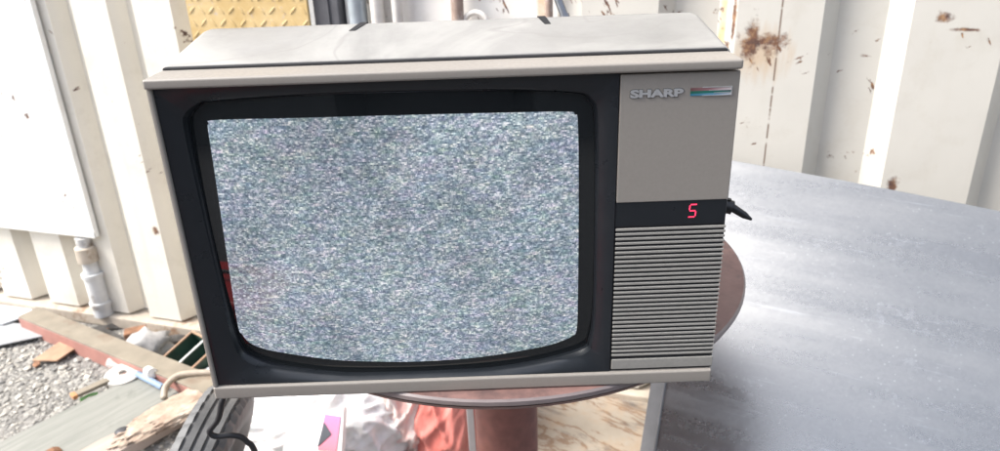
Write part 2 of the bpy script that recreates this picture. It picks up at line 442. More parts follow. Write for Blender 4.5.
def stripe_mat():
    t = NT('printed colour stripes')
    x, y, z = t.xyz()
    q = t.math('DIVIDE', t.math('SUBTRACT', x, .1917), .0319, clamp=True)
    v = t.math('DIVIDE', t.math('SUBTRACT', z, ZB+.2692), .0062, clamp=True)
    red = t.ramp(q, (.0, (.20, .10, .10)), (.5, (.42, .22, .23)), (1., (.8, .70, .70)))
    grn = t.ramp(q, (.0, (.03, .16, .11)), (.6, (.04, .22, .18)), (1., (.10, .20, .20)))
    blu = t.ramp(q, (.0, (.05, .22, .32)), (.6, (.18, .38, .55)), (1., (.7, .74, .8)))
    c = t.mix(t.math('GREATER_THAN', v, .28), blu, grn)
    c = t.mix(t.math('GREATER_THAN', v, .62), c, red)
    t.base(c); t.set(Roughness=.35, Metallic=.3); return t.m
M['stripe'] = stripe_mat()
b = bm_new(); box(b, .1917, .2236, .0006, .0020, ZB+.2692, ZB+.2754)
o = obj('stripe_badge', b, M['stripe'], panel); o.location = (0, 0, 0)
b = bm_new()
for zc, t0, xa in ((.2756, .0005, .2010), (.2732, .0004, .2060), (.2712, .0003, .2100), (.2692, .0005, .2010)):
    box(b, xa, .2240, .0002, .0012, ZB+zc-t0/2, ZB+zc+t0/2)
box(b, .2234, .2241, .0001, .0012, ZB+.2688, ZB+.2760)
o = obj('badge_rim', b, M['chrome'], panel); o.location = (0, 0, 0)
# power lead: drops from under the left corner, then over the tyre
b = bm_new()
pp = smooth_path([(-.226, .10, ZB+.02), (-.2315, .05, ZB-.002), (-.2375, .030, ZB-.022), (-.246, .030, ZB-.045), (-.2575, .030, ZB-.060), (-.2535, .032, ZB-.0685), (-.238, .035, ZB-.0705), (-.228, .040, ZB-.082), (-.224, .05, ZB-.12), (-.23, .08, ZB-.30), (-.24, .14, ZB-.56), (-.22, .28, .010), (-.16, .40, .006)], 8)
tube(b, pp, .0031, 10); obj('power_lead', b, M['rubber'], tv, smooth=True)
# aerial lead with a black plug poking out past the right side
b = bm_new()
tube(b, [Vector(p) for p in ((.20, .15, ZB+.135), (.245, .14, ZB+.125), (.272, .13, ZB+.121))], .0035, 10)
tube(b, [Vector(p) for p in ((.258, .135, ZB+.122), (.262, .134, ZB+.1215), (.276, .13, ZB+.121), (.279, .129, ZB+.120), (.2795, .129, ZB+.120), (.291, .125, ZB+.113), (.298, .122, ZB+.109))], [.004, .0072, .0075, .0075, .0045, .0038, .0012], 12)
for dx, dz in ((.0, .009), (-.006, -.009)):
    tube(b, [Vector((.274+dx, .131, ZB+.121)), Vector((.2755+dx, .129, ZB+.121+dz))], .0022, 8)
obj('aerial_plug', b, M['rubber'], tv, angle=40)
b = bm_new(); a0, a1 = Vector((.122, .205, ZB+.285)), Vector((.088, .235, ZB+.375))
tube(b, [a0, a0.lerp(a1, .25)], .0052, 12); tube(b, [a0.lerp(a1, .25), a0.lerp(a1, .62)], .0042, 12); tube(b, [a0.lerp(a1, .62), a1], .0032, 12)
obj('rod_aerial', b, simple('aerial metal', (.22, .23, .25), .3, .9, .1, 40, 0), tv, angle=40)

# ------------------------------------------------------------------ round table
TX, TY = .040, .283
tbl = thing('pedestal_table', 'round red-brown steel pedestal table under the television', 'table', (TX, TY, 0))
I = Matrix.Translation((TX, TY, 0))
b = bm_new(); lathe(b, [(.02, ZB-.016), (.285, ZB-.016), (.297, ZB-.013), (.299, ZB-.009)], 96, I, cap=False)
lathe(b, [(.2985, ZB-.0088), (.3005, ZB-.0065), (.3005, ZB-.0025), (.2985, ZB-.0006)], 96, I, cap=False, mi=1)
lathe(b, [(.2985, ZB-.0006), (.294, ZB-.0004), (.15, ZB-.0004), (.002, ZB-.0004)], 96, I, cap=True)
obj('tabletop', b, [M['mauve'], M['mauve_rim']], tbl, angle=30)
b = bm_new(); lathe(b, [(.0445, .02), (.0445, ZB-.05), (.047, ZB-.045), (.075, ZB-.0165)], 64, I); obj('column', b, M['col'], tbl, angle=40)
b = bm_new(); lathe(b, [(.15, 0), (.15, .012), (.14, .02), (.06, .028), (.046, .04)], 64, I); obj('base_plate', b, M['col'], tbl, angle=40)

# ------------------------------------------------------------------ container walls (local X along the wall, -Y towards the viewer)
Q = (-1.03, 1.33, 0); RZ = math.atan2(-.32, 1)
def corrugated(bm, prof, z0, z1, nz=1):
    cols = [[bm.verts.new((s, y, z0+(z1-z0)*k/nz)) for k in range(nz+1)] for s, y in prof]
    for a, c in zip(cols, cols[1:]):
        for k in range(nz): bm.faces.new((a[k], c[k], c[k+1], a[k+1]))
    return bm
def thick(bm, t=.03):
    """close a corrugated sheet into a slab with a back"""
    r = bmesh.ops.extrude_face_region(bm, geom=bm.faces[:])
    for v in r['geom']:
        if isinstance(v, bmesh.types.BMVert): v.co.y = max(v.co.y+t, .075)
# left container
M['wL'] = paint_white('old white container paint left', .385, spots=((.185, .47, .018, .03), (.125, .33, .012, .016)), streaks=(), tint=(.76, .72, .635))
cl = thing('container_wall', 'white ribbed container wall at the left, its ribs standing behind the scrap on the ground', 'container wall', Q, RZ)
prof = []
for k in range(-12, 2):
    a = .030+.187*k
    prof += [(a, 0), (a+.110, 0), (a+.133, .040), (a+.168, .040)]
prof += [(.40, 0), (.405, .05)]
prof = [p for p in prof if p[0] <= .41]
b = bm_new(); corrugated(b, prof, .045, 2.45); thick(b)
obj('corrugated_panel', b, M['wL'], cl)
M['tanrail'] = simple('muddy rail paint', (.46, .40, .33), .7, 0, .2, 25, .3, .002, (.25, .15, .09), .45, 12)
b = bm_new(); box(b, -2.3, .40, -.022, .05, .0, .038, .006, 2); obj('bottom_rail', b, M['tanrail'], cl, angle=40)
M['wP'] = paint_white('white flat panel paint', .40, tint=(.82, .815, .79))
b = bm_new(); box(b, -2.3, -.072, -.020, -.004, .298, 2.40, .003, 2)
box(b, -2.3, -.072, -.0235, -.0205, .298, .318, .0012, 1)
obj('flat_panel', b, M['wP'], cl, angle=40)
# grey service pipe between the ribs
pp_ = thing('drain_pipe', 'grey upright pipe with rusty collar standing between the white container ribs', 'pipe', (0, 0, 0))
mw = Matrix.Translation(Q) @ Matrix.Rotation(RZ, 4, 'Z')
def wl(s, y, z): return mw @ Vector((s, y, z))
M['greypipe'] = simple('grey pipe paint', (.58, .585, .585), .5, 0, .12, 25, .15, .001, (.24, .19, .15), .42, 10)
M['rust'] = simple('brown rust', (.22, .11, .06), .85, 0, .4, 60, .5, .001, (.38, .24, .15), .45, 20)
b = bm_new(); T = Matrix.Translation(wl(-.130, -.012, 0))
lathe(b, [(.027, .038), (.027, .17), (.023, .185), (.021, .20), (.021, .292)], 24, T); obj('pipe_body', b, M['greypipe'], pp_, angle=40)
b = bm_new()
lathe(b, [(.026, .165), (.031, .167), (.031, .179), (.026, .181)], 24, T, cap=False)
obj('collar', b, M['greypipe'], pp_, angle=40)
b = bm_new(); lathe(b, [(.026, .07), (.031, .072), (.031, .084), (.026, .086)], 24, T, cap=False)
obj('collar', b, M['greypipe'], pp_, angle=40)
b = bm_new(); lathe(b, [(.021, .215), (.029, .218), (.029, .262), (.021, .265)], 24, T, cap=False); obj('rusty_joint', b, M['tanrail'], pp_, angle=40)

# yellow tread plate
def yellow():
    t = NT('yellow tread plate paint')
    c = t.ramp(t.noise(20, 6, .65), (.3, (.50, .34, .13)), (.7, (.62, .47, .24)))
    w = t.ramp(t.noise(38, 6, .75), (.58, 0.), (.66, .8)); c = t.mix(w, c, (.50, .42, .36))
    t.base(c); t.set(Roughness=.5); t.bump(t.noise(60, 4), .2, .001); return t.m
M['yellow'] = yellow()
tp = thing('tread_plate', 'worn yellow checker plate panel upright behind the television', 'metal plate', Q, RZ)
b = bm_new(); box(b, .384, .703, -.014, -.006, .02, 1.6, .001, 1); obj('plate_sheet', b, M['yellow'], tp)
b = bm_new()
pz = .028
for i in range(0, 12):
    for j in range(int((1.12-.70)/pz)):
        sx = .397+i*.0268; z = .70+j*pz
        ang = R(48 if (i+j) % 2 else -42)
        m = Matrix.Translation((sx, -.0142, z)) @ Matrix.Rotation(ang, 4, 'Y')
        lathe_pts = []
        vs = [b.verts.new(m @ Vector((.0115*math.cos(a), 0, .0032*math.sin(a)))) for a in [2*math.pi*k/10 for k in range(10)]]
        vt = [b.verts.new(m @ Vector((.0085*math.cos(a), -.0016, .0016*math.sin(a)))) for a in [2*math.pi*k/10 for k in range(10)]]
        b.faces.new(vt)
        for k in range(10): b.faces.new((vs[k], vs[(k+1) % 10], vt[(k+1) % 10], vt[k]))
o = obj('tread_bars', b, M['yellow'], tp, angle=50); o['kind'] = 'stuff'
# dark steel post
M['post'] = simple('dark grey steel', (.10, .10, .11), .5, .2, .15, 30, .1, .001)
b = bm_new(); box(b, .708, .772, .0, .06, 0, 2.4, .003, 2); box(b, .745, .748, -.004, .001, 0, 2.4)
o = obj('steel_post', b, M['post']); o.location = Q; o.rotation_euler.z = RZ
tag(o, 'dark grey steel post between yellow plate and white container door', 'post')
# container door with locking bars
M['wD'] = paint_white('white container door paint', .385, streaks=((1.225, .012, .2),), tint=(.80, .78, .74))
cd = thing('container_door', 'white container door with upright locking bars behind the television', 'container door', Q, RZ)
b = bm_new(); box(b, .776, 1.262, .020, .06, .05, 2.4, .004, 2); obj('door_panel', b, M['wD'], cd, angle=40)
M['bluegrey'] = simple('blue grey bar', (.36, .40, .43), .4, .3, .12, 30, .1, .001)
M['barwhite'] = simple('off white bar', (.62, .59, .55), .5, 0, .12, 25, .1, .001, (.35, .22, .14), .40, 14)
M['barbrown'] = simple('rusty brown bar', (.30, .22, .18), .6, 0, .2, 30, .2, .001, (.5, .44, .4), .45, 14)
for sx, r, mat in ((.822, .020, 'bluegrey'), (.868, .0145, 'barwhite'), (.915, .011, 'barwhite'), (1.052, .013, 'barbrown'), (1.247, .008, 'barbrown')):
    b = bm_new(); lathe(b, [(r, .05), (r, 2.4)], 24, Matrix.Translation((sx, -.008, 0))); obj('locking_bar', b, M[mat], cd, angle=40)
b = bm_new()
hp = [Vector((1.09+.026*math.cos(a), -.004, .895+.026*math.sin(a))) for a in [2*math.pi*k/28 for k in range(28)]]
tube(b, hp+[hp[0]], .006, 8, cap=False); obj('door_ring', b, M['barwhite'], cd, smooth=True)
# right container
M['wR'] = paint_white('old white container paint right', .364, spots=((1.657, .868, .050, .026), (1.640, .868, .02, .05), (1.603, .915, .004, .05), (1.925, .60, .012, .02), (1.955, .915, .018, .010), (1.99, .895, .03, .004), (1.848, .84, .012, .004)),
                      streaks=((1.583, .009, .80),), seams=(1.686,), tint=(.60, .575, .520))
cr = thing('container_wall', 'white corrugated container wall at the right with brown rust patches, behind the leaning metal sheet', 'container wall', Q, RZ)
prof = [(1.266, .05), (1.268, .012)]
for k in range(0, 9):
    a = 1.312+.296*(k-1)
    if a+.156 > 1.27:
        prof += ([(a, .0)] if a > 1.27 else [])+[(a+.150, .0), (a+.180, .036)]
        prof += [(a+.262, .036)]
b = bm_new(); corrugated(b, prof, .045, 2.45); thick(b); obj('corrugated_panel', b, M['wR'], cr)
b = bm_new(); box(b, 1.266, 3.7, -.022, .05, .0, .038, .006, 2); obj('bottom_rail', b, M['tanrail'], cr, angle=40)

# ------------------------------------------------------------------ galvanised sheet leaning
N = Vector((-.25, -.62, .74)).normalized()
A = Vector((.294, .430, .2475)); Bc = Vector((.451, .838, .6455))     # bottom of the seen left edge, top-left corner
ed = (Bc-A).normalized(); side = N.cross(ed).normalized()
if side.x < 0: side = -side
sh = thing('metal_sheet', 'large blue-grey galvanised steel sheet leaning against the right container wall', 'metal sheet', tuple(A-ed*(A.z/ed.z)))
# top edge runs towards the right of the picture
top_dir = (Vector((.915, .597, .598))-Bc); top_dir -= N*top_dir.dot(N); top_dir.normalize()
b = bm_new()
base = A-ed*((A.z-.072)/ed.z); Lh = (Bc-base).length
nu, nv = 48, 32
def sp(u, v):
    """v up the left edge, u along the top direction"""
    p = base+ed*(Lh*v)+top_dir*(.80*u)+N*(.017*math.sin(math.pi*min(1, u*1.15))*math.sin(math.pi*(.15+.7*v)))
    return p
g = [[b.verts.new(sp(i/nu, j/nv)) for j in range(nv+1)] for i in range(nu+1)]
for i in range(nu):
    for j in range(nv): b.faces.new((g[i][j], g[i+1][j], g[i+1][j+1], g[i][j+1]))
r = bmesh.ops.extrude_face_region(b, geom=b.faces[:])
for v in r['geom']:
    if isinstance(v, bmesh.types.BMVert): v.co -= N*.0022
obj('sheet', b, M['galvanised'], sh, angle=40)
b = bm_new()      # folded lip down the left edge
w = (-top_dir+N*-.25).normalized()*.026
q = [base, Bc, Bc+w, base+w]
vs = [b.verts.new(p+N*.001) for p in q]; vb = [b.verts.new(p-N*.0016) for p in q]
b.faces.new(vs); b.faces.new(vb[::-1])
for i in range(4): b.faces.new((vs[i], vs[(i+1) % 4], vb[(i+1) % 4], vb[i]))
M['galv_edge'] = simple('bright bare edge', (.21, .207, .205), .5, .25, .08, 40, .1, .001)
obj('folded_lip', b, M['galv_edge'], sh)
b = bm_new(); tube(b, [base+N*.001, Bc+N*.001], .0026, 8); obj('rolled_edge', b, M['galv_edge'], sh, smooth=True)

# ------------------------------------------------------------------ ground
def ground_mat():
    t = NT('trodden gravel and dust')
    v = t.new('ShaderNodeTexVoronoi', in_Scale=75.); t.l.new(t.map((1, 1, .3)), v.inputs['Vector'])
    vc = t.xyz(v.outputs['Color'])[0]
    c = t.ramp(vc, (0, (.17, .165, .155)), (.6, (.27, .26, .24)), (1, (.42, .40, .36)))
    dust = t.ramp(t.noise(5, 7, .65), (.4, 0.), (.65, .75)); c = t.mix(dust, c, (.24, .23, .215))
    t.base(c); t.set(Roughness=.95)
    t.bump(t.math('ADD', t.math('MULTIPLY', v.outputs['Distance'], -1.), t.noise(40, 6, .7)), .8, .012)
    return t.m
b = bm_new()
q = [b.verts.new(p) for p in ((-150, -150, 0), (150, -150, 0), (150, 150, 0), (-150, 150, 0))]; b.faces.new(q)
o = obj('ground', b, ground_mat()); tag(o, kind='structure')
b = bm_new(); q = [b.verts.new(p) for p in ((-40, -60, .004), (40, -60, .004), (40, -.10, .004), (-40, -.10, .004))]; b.faces.new(q)  # unseen dark ground added behind the camera to darken reflections and bounce
tag(obj('added_yard', b, simple('added dark ground', (.055, .055, .057), .85, 0, .2, 60, .4, .004)), kind='structure')
def stone_mat():
    t = NT('gravel stones')
    r = t.new('ShaderNodeNewGeometry').outputs['Random Per Island']
    c = t.ramp(r, (0, (.19, .185, .175)), (.5, (.34, .33, .305)), (.85, (.48, .45, .40)), (1, (.64, .60, .53)))
    t.base(c); t.set(Roughness=.9); t.bump(t.noise(150, 4), .3, .001); return t.m
ib = bm_new(); bmesh.ops.create_icosphere(ib, subdivisions=1, radius=1); ib.verts.ensure_lookup_table()
IV = [v.co.copy() for v in ib.verts]; IF = [[v.index for v in f.verts] for f in ib.faces]; ib.free()
SV, SF = [], []
def stone(x, y, r):
    m = Matrix.Translation((x, y, r*.25)) @ Matrix.Rotation(random.uniform(0, 6.3), 4, 'Z') @ Matrix.Diagonal((r*random.uniform(.7, 1.5), r*random.uniform(.6, 1.), r*random.uniform(.35, .7), 1))
    n0 = len(SV)
    for v in IV: SV.append(m @ v + Vector((random.uniform(-1, 1), random.uniform(-1, 1), random.uniform(-1, 1)))*r*.2)
    for f in IF: SF.append([n0+i for i in f])
for _ in range(5600):
    x, y = random.uniform(-1.75, -.55), random.uniform(.7, 1.45)
    if y > 1.33-.32*(x+1.03)-.03: continue
    stone(x, y, min(.0036*random.lognormvariate(0, .45), .013))
for _ in range(1100):
    x, y = random.uniform(-.7, 1.2), random.uniform(.3, 1.3)
    if y > 1.33-.32*(x+1.03)-.03: continue
    stone(x, y, .003*random.lognormvariate(0, .45))
gme = bpy.data.meshes.new('gravel'); gme.from_pydata(SV, [], SF); gme.materials.append(stone_mat())
go = bpy.data.objects.new('gravel', gme); COL.objects.link(go); tag(go, 'loose grey and pale gravel stones', 'gravel', kind='stuff')

# ------------------------------------------------------------------ scrap on the ground
M['pinksteel'] = simple('faded red primer', (.36, .175, .145), .65, 0, .12, 20, .2, .001, (.26, .15, .12), .42, 9)
M['tansteel'] = simple('muddy tan steel', (.23, .20, .155), .75, 0, .15, 20, .2, .001, (.19, .14, .10), .45, 11)
ab = thing('steel_angle', 'long faded red steel angle bar lying across the gravel', 'steel bar', (-1.1, 1.17, 0))
P0, P1 = Vector((-1.40, 1.335, 0)), Vector((-.69, .915, 0)); dr = (P1-P0).normalized(); nr = Vector((-dr.y, dr.x, 0))
def bar(bm, y0, y1, z0, z1, x0=0, x1=None, bev=.001):
    m = Matrix.Translation(P0) @ Matrix(((dr.x, nr.x, 0, 0), (dr.y, nr.y, 0, 0), (0, 0, 1, 0), (0, 0, 0, 1)))
    return box(bm, x0, x1 or (P1-P0).length, y0, y1, z0, z1, bev, 1, mat=m)
b = bm_new(); bar(b, 0, .006, 0, .047); obj('red_leg', b, M['pinksteel'], ab)
b = bm_new(); bar(b, 0, .062, .0475, .0535); obj('top_leg', b, M['tansteel'], ab)

def slab(name, poly, z0, z1, mat, label, cat, bev=.002, rough=0, tilt=None, sub=0):
    b = bm_new(); prism(b, poly, z0, z1, bev)
    if sub: bmesh.ops.subdivide_edges(b, edges=b.edges[:], cuts=sub, use_grid_fill=True)
    if rough: rough_up(b, rough, 9, z0*100)
    cx = sum(p[0] for p in poly)/len(poly); cy = sum(p[1] for p in poly)/len(poly)
    for v in b.verts:
        if tilt: v.co.z += (v.co.x-cx)*tilt[0]+(v.co.y-cy)*tilt[1]
        v.co -= Vector((cx, cy, 0))
    o = obj(name, b, mat, angle=40); o.location = (cx, cy, 0); tag(o, label, cat); return o
M['greysheet'] = simple('pale grey sheet', (.34, .35, .36), .6, 0, .1, 12, .1, .001, (.25, .25, .24), .4, 6)
slab('flat_sheet', [(-1.95, 1.30), (-1.41, 1.235), (-1.285, 1.288), (-1.345, 1.345), (-1.93, 1.45)], .012, .017, M['greysheet'], 'flat pale grey sheet lying on the gravel at the far left by the ribs', 'sheet')
slab('flat_sheet', [(-1.95, 1.40), (-1.46, 1.345), (-1.40, 1.40), (-1.42, 1.43), (-1.93, 1.58)], .019, .026, simple('whitish board', (.60, .61, .63), .6, 0, .06, 12, .05, .001), 'whitish flat board at the end of the red angle bar, near the container wall', 'board')
slab('rusty_plate', [(-1.225, 1.255), (-1.165, 1.208), (-1.190, 1.145), (-1.262, 1.150)], .014, .019, simple('tan rust plate', (.36, .23, .15), .8, 0, .2, 40, .3, .001), 'small tan rusty plate lying on the gravel beside the red angle bar', 'metal plate', tilt=(0, .05))
def wood(name, c0, c1, ang, sc=1.):
    t = NT(name)
    co = t.map((4*sc, 60*sc, 4*sc), rot=(0, 0, ang)); f = t.noise(1, 6, .65, co, .6)
    c = t.ramp(f, (.3, c0), (.7, c1)); d = t.ramp(t.noise(13, 6, .7), (.6, 0.), (.7, .6)); c = t.mix(d, c, tuple(v*.5 for v in c0))
    t.base(c); t.set(Roughness=.8); t.bump(f, .4, .002); return t.m
ga = math.atan2(.30, .22)
M['greywood'] = wood('weathered grey timber', (.175, .18, .16), (.27, .27, .245), -ga)
M['palewood'] = wood('pale pinkish timber', (.33, .26, .22), (.48, .40, .35), -ga)
slab('timber_board', [(-1.215, .690), (-.935, 1.040), (-.880, 1.062), (-.825, 1.004), (-.748, .935), (-1.0, .62)], .004, .024, M['greywood'], 'wide weathered grey timber board on the ground under the ring spanner', 'board', .002)
slab('timber_batten', [(-1.02, .60), (-.885, .778), (-.690, .985), (-.655, .950), (-.83, .725), (-.95, .57)], .006, .036, M['palewood'], 'pale pinkish timber batten between the grey board and the tyre', 'board', .003)
# crumpled tan rag with a dark spot
def crumple(name, loc, size, amp, scale, mat, seed, label, cat, subdiv=4, crease=0, group=None, rz=0):
    b = bm_new(); bmesh.ops.create_icosphere(b, subdivisions=subdiv, radius=1)
    cz = math.cos(rz); sz = math.sin(rz)
    for v in b.verts:
        p = v.co.copy()
        n1 = noise.noise(p*scale+Vector((seed, 0, 0))); n2 = 1-abs(noise.noise(p*scale*2.1+Vector((0, seed, 3))))*2; n3 = 1-abs(noise.noise(p*scale*4.7+Vector((seed, seed, 1))))*2
        if crease:
            q1 = Vector((p.x+p.z*.5, p.y, p.z*.28))*scale*1.9+Vector((seed, 0, 2)); q2 = Vector((p.x*.45, p.y, p.z-p.x*.6))*scale*2.6+Vector((0, seed, 1))
            q3 = Vector((p.x-p.z*.7, p.y, p.z*.4))*scale*4.6+Vector((seed, 4, 1))
            r1, r2, r3 = (1-min(1, abs(noise.noise(q))*2.6) for q in (q1, q2, q3))
            p *= 1+amp*(.5*n1)+crease*(.11*r1**2+.075*r2**2+.035*r3**2)
        else: p *= 1+amp*(.7*n1+.55*n2+.22*n3)
        x, y, z = p.x*size[0], p.y*size[1], p.z*size[2]
        z = max(z, -size[2]*.55-.0001*abs(x))
        v.co = Vector((x*cz-y*sz, x*sz+y*cz, z+size[2]*.55))
    o = obj(name, b, mat, smooth=True); o.location = loc; tag(o, label, cat, group); return o
def ragm():
    t = NT('stained tan cloth')
    c = t.ramp(t.noise(14, 6, .7), (.35, (.27, .19, .14)), (.55, (.42, .34, .27)), (.7, (.55, .50, .43)))
    t.base(c); t.set(Roughness=.9); t.bump(t.noise(45, 5), .4, .003); return t.m
M['rag'] = ragm()
crumple('wood_chunk', (-.735, .895, .034), (.155, .046, .010), .3, 2.2, M['rag'], 3.1, 'splintered tan wood chunk lying along the pale batten beside the tyre', 'wood', 5, 1.6, rz=ga)
crumple('oil_cap', (-.842, .80, .034), (.018, .015, .008), .1, 2, simple('blackened metal', (.05, .05, .055), .5, .3), 1, 'small blackened round lump on the pale batten', 'scrap', 3)
# ring with flat handle
rg = thing('ring_spanner', 'whitish flat metal ring with a flat bar handle lying on the grey timber board', 'tool', (-.959, 1.052, 0))
b = bm_new(); T = Matrix.Translation((-.959, 1.052, .0)) @ Matrix.Rotation(R(4), 4, 'X')
lathe(b, [(.010, .026), (.010, .033), (.012, .035), (.043, .033), (.047, .031), (.047, .026), (.010, .026)], 40, T, cap=False)
M['ringm'] = simple('chalky pale metal', (.55, .53, .49), .6, .1, .1, 40, .2, .001, (.34, .26, .2), .36, 18)
obj('ring', b, M['ringm'], rg, angle=40)
b = bm_new(); hd = Vector((-.075, -.083, 0)).normalized(); hn = Vector((-hd.y, hd.x, 0))
m = Matrix(((hd.x, hn.x, 0, -.959), (hd.y, hn.y, 0, 1.052), (0, 0, 1, 0), (0, 0, 0, 1)))
box(b, .040, .118, -.011, .011, .024, .034, .002, 2, mat=m); obj('handle', b, M['tansteel'], rg, angle=40)
b = bm_new(); box(b, .118, .130, -.012, .012, .0235, .0345, .002, 2, mat=m); obj('handle_tip', b, simple('orange rust tip', (.45, .22, .10), .8), rg, angle=40)
b = bm_new(); tube(b, smooth_path([(-1.036, .968, .008), (-1.020, .980, .014), (-1.004, .993, .010)], 5), [.004]*11, 8)
o = obj('plastic_scrap', b, simple('bright green plastic', (.22, .50, .16), .5), smooth=True); tag(o, 'tiny bright green plastic scrap on the gravel beside the ring spanner', 'scrap')
bt = thing('plastic_tube', 'thin blue plastic tube with a white cap lying beside the ring spanner', 'tube', (-.86, 1.0, 0))
b = bm_new(); tube(b, [Vector((-.915, 1.036, .036)), Vector((-.822, .972, .036))], .0085, 12); obj('tube_body', b, simple('dull blue plastic', (.20, .28, .40), .5), bt, angle=40)
b = bm_new(); tube(b, [Vector((-.885, 1.036, .044)), Vector((-.862, 1.012, .052))], .0135, 14); obj('cap', b, simple('white plastic', (.78, .78, .76), .4), bt, angle=40)
# green metal tray
gt = thing('metal_tray', 'small open green tray with brown rim and a divider, tilted by the container rail', 'tray', (-.787, 1.10, 0))
m = Matrix.Translation((-.787, 1.100, .035)) @ Matrix.Rotation(R(-38), 4, 'Z') @ Matrix.Rotation(R(20), 4, 'X')
M['green'] = simple('dark green enamel', (.035, .075, .055), .45, 0, .2, 40, .1, .001, (.12, .09, .06), .35, 20)
b = bm_new(); box(b, -.060, .060, -.050, .050, -.03, -.027, mat=m)
for x in (-.060, .002, .057): box(b, x, x+.003, -.047, .047, -.027, .028, mat=m)
for y in (-.050, .047): box(b, -.060, .060, y, y+.003, -.027, .028, mat=m)
obj('tray_body', b, M['green'], gt)
b = bm_new()
for y in (-.053, .0465): box(b, -.063, .063, y, y+.0065, .0285, .033, .001, 1, mat=m)
for x in (-.063, .0565): box(b, x, x+.0065, -.0455, .0455, .0285, .033, .001, 1, mat=m)
obj('rim', b, simple('brown worn rim', (.30, .19, .12), .6), gt)
b = bm_new(); box(b, .001, .008, -.046, .046, .0285, .032, .001, 1, mat=m); obj('divider_edge', b, simple('pale worn edge', (.5, .52, .5), .5), gt)
M['greycloth'] = simple('dirty grey cloth', (.36, .35, .34), .9, 0, .25, 30, .5, .004)
crumple('cloth_lump', (-.955, 1.195, .0), (.05, .034, .038), .6, 2.6, M['greycloth'], 5, 'dirty grey cloth lump between the green tray and a rusty block', 'cloth', 3)
crumple('stone_lump', (-.70, 1.045, .0), (.05, .035, .03), .2, 1.8, simple('grey stone', (.40, .41, .43), .8, 0, .2, 30, .4, .003), 9, 'grey lump of stone beside the green tray, close to the television', 'stone', 3)
b = bm_new(); box(b, -.03, .03, -.02, .02, 0, .045, .004, 2)
o = obj('rusty_block', b, M['rust'], angle=40); o.location = (-1.015, 1.25, 0); o.rotation_euler.z = .4; tag(o, 'dark rusty steel block on the ground below a white rib', 'block')
# pale hose end
b = bm_new(); tube(b, smooth_path([(-.80, .925, .035), (-.805, .955, .05), (-.785, .985, .06), (-.745, .995, .06), (-.69, 1.0, .055), (-.62, 1.02, .03), (-.55, 1.05, .01)], 6), .008, 12)
o = obj('hose', b, simple('pale tan hose', (.36, .31, .25), .6, 0, .2, 30), smooth=True); tag(o, 'pale tan hose end looping over the red angle bar beside the television', 'hose')
# flakes and small litter along the rail
M['dark'] = simple('dark scrap', (.07, .065, .06), .8, 0, .4, 40)
M['paper'] = simple('dirty white paper', (.66, .64, .60), .8, 0, .15, 30)
for i, (x, y, sx, sy, a, mt, lab) in enumerate((
    (-1.035, 1.20, .035, .02, .3, 'paper', 'dirty white paper scrap lying between the red bar and the rail'),
    (-1.10, 1.265, .05, .014, -.5, 'dark', 'dark flat scrap strip below the grey pipe'),
    (-1.145, 1.315, .045, .012, .6, 'dark', 'dark pointed scrap leaning at the foot of the grey pipe'),
    (-1.005, 1.108, .022, .018, .2, 'paper', 'white crumbly scrap right behind the metal ring'),
    (-.905, 1.235, .04, .016, .2, 'dark', 'dark scrap strip along the rail behind the green tray'),
    (-.985, .745, .022, .006, .9, 'rust', 'rusty splinter lying on the grey timber board'))):
    b = bm_new(); box(b, -sx, sx, -sy, sy, 0, .006, 0); bmesh.ops.subdivide_edges(b, edges=b.edges[:], cuts=4, use_grid_fill=True); rough_up(b, .010, 30, i*3.3+1)
    o = obj('scrap_piece', b, M[mt]); o.location = (x, y, .026 if i in (3, 5) else .010); o.rotation_euler = (.2*(i % 3-1), .15, a); tag(o, lab, 'scrap')

fl0 = None
frnd = random.Random(5)
for i in range(16):
    while True:
        x, y = frnd.uniform(-1.25, -.72), frnd.uniform(.95, 1.30)
        wy = 1.33-.32*(x+1.03); ly = P0.y+(x-P0.x)*(P1.y-P0.y)/(P1.x-P0.x)
        if (ly+.075 < y < wy-.06) or (i > 10 and 1.05 < y < ly-.05 and x < -.98): break
    if fl0 is None:
        b = bm_new(); prism(b, [(-.016, -.006), (.004, -.010), (.019, -.002), (.012, .008), (-.010, .007)], 0, .004)
        fl0 = o = obj('rust_flake', b, M['rust'])
    else: o = fl0.copy(); COL.objects.link(o)
    o.location = (x, y, .008+.004*frnd.random()); o.rotation_euler = (frnd.uniform(-.4, .4), frnd.uniform(-.4, .4), frnd.uniform(0, 6.3)); k_ = frnd.uniform(.6, 1.3); o.scale = (k_, k_, 1)
    tag(o, 'small rusty flake lying in the gravel around the steel angle bar', 'rust flake', 'rust flakes in the gravel')

# tyre
ty = thing('tyre', 'small black tyre standing upright under the left front corner of the television', 'tyre', (-.375, .355, 0))
def tyre_mat():
    t = NT('dusty tyre rubber')
    c = t.ramp(t.noise(14, 6, .65), (.3, (.065, .066, .068)), (.7, (.17, .17, .168))); t.base(c); t.set(Roughness=.6); t.bump(t.noise(120, 4), .2, .001); return t.m
M['tyre'] = tyre_mat()
axis = Vector((.93, .0, -.37)).normalized(); uu, vv = frame_of(axis)
tm = Matrix(((uu.x, vv.x, axis.x, -.492), (uu.y, vv.y, axis.y, .375), (uu.z, vv.z, axis.z, .212), (0, 0, 0, 1)))
Rt = .205
b = bm_new(); seg = 144
prof = [(.135, -.030), (.155, -.040), (.180, -.039), (.196, -.035)]
groove = [-.022, -.007, .008, .023]
for gx in groove: prof += [(Rt-.001, gx-.0026), (Rt-.006, gx-.0018), (Rt-.006, gx+.0018), (Rt-.001, gx+.0026)]
prof += [(.196, .035), (.180, .039), (.155, .040), (.135, .030), (.128, .024), (.130, 0), (.128, -.024)]
rings = []
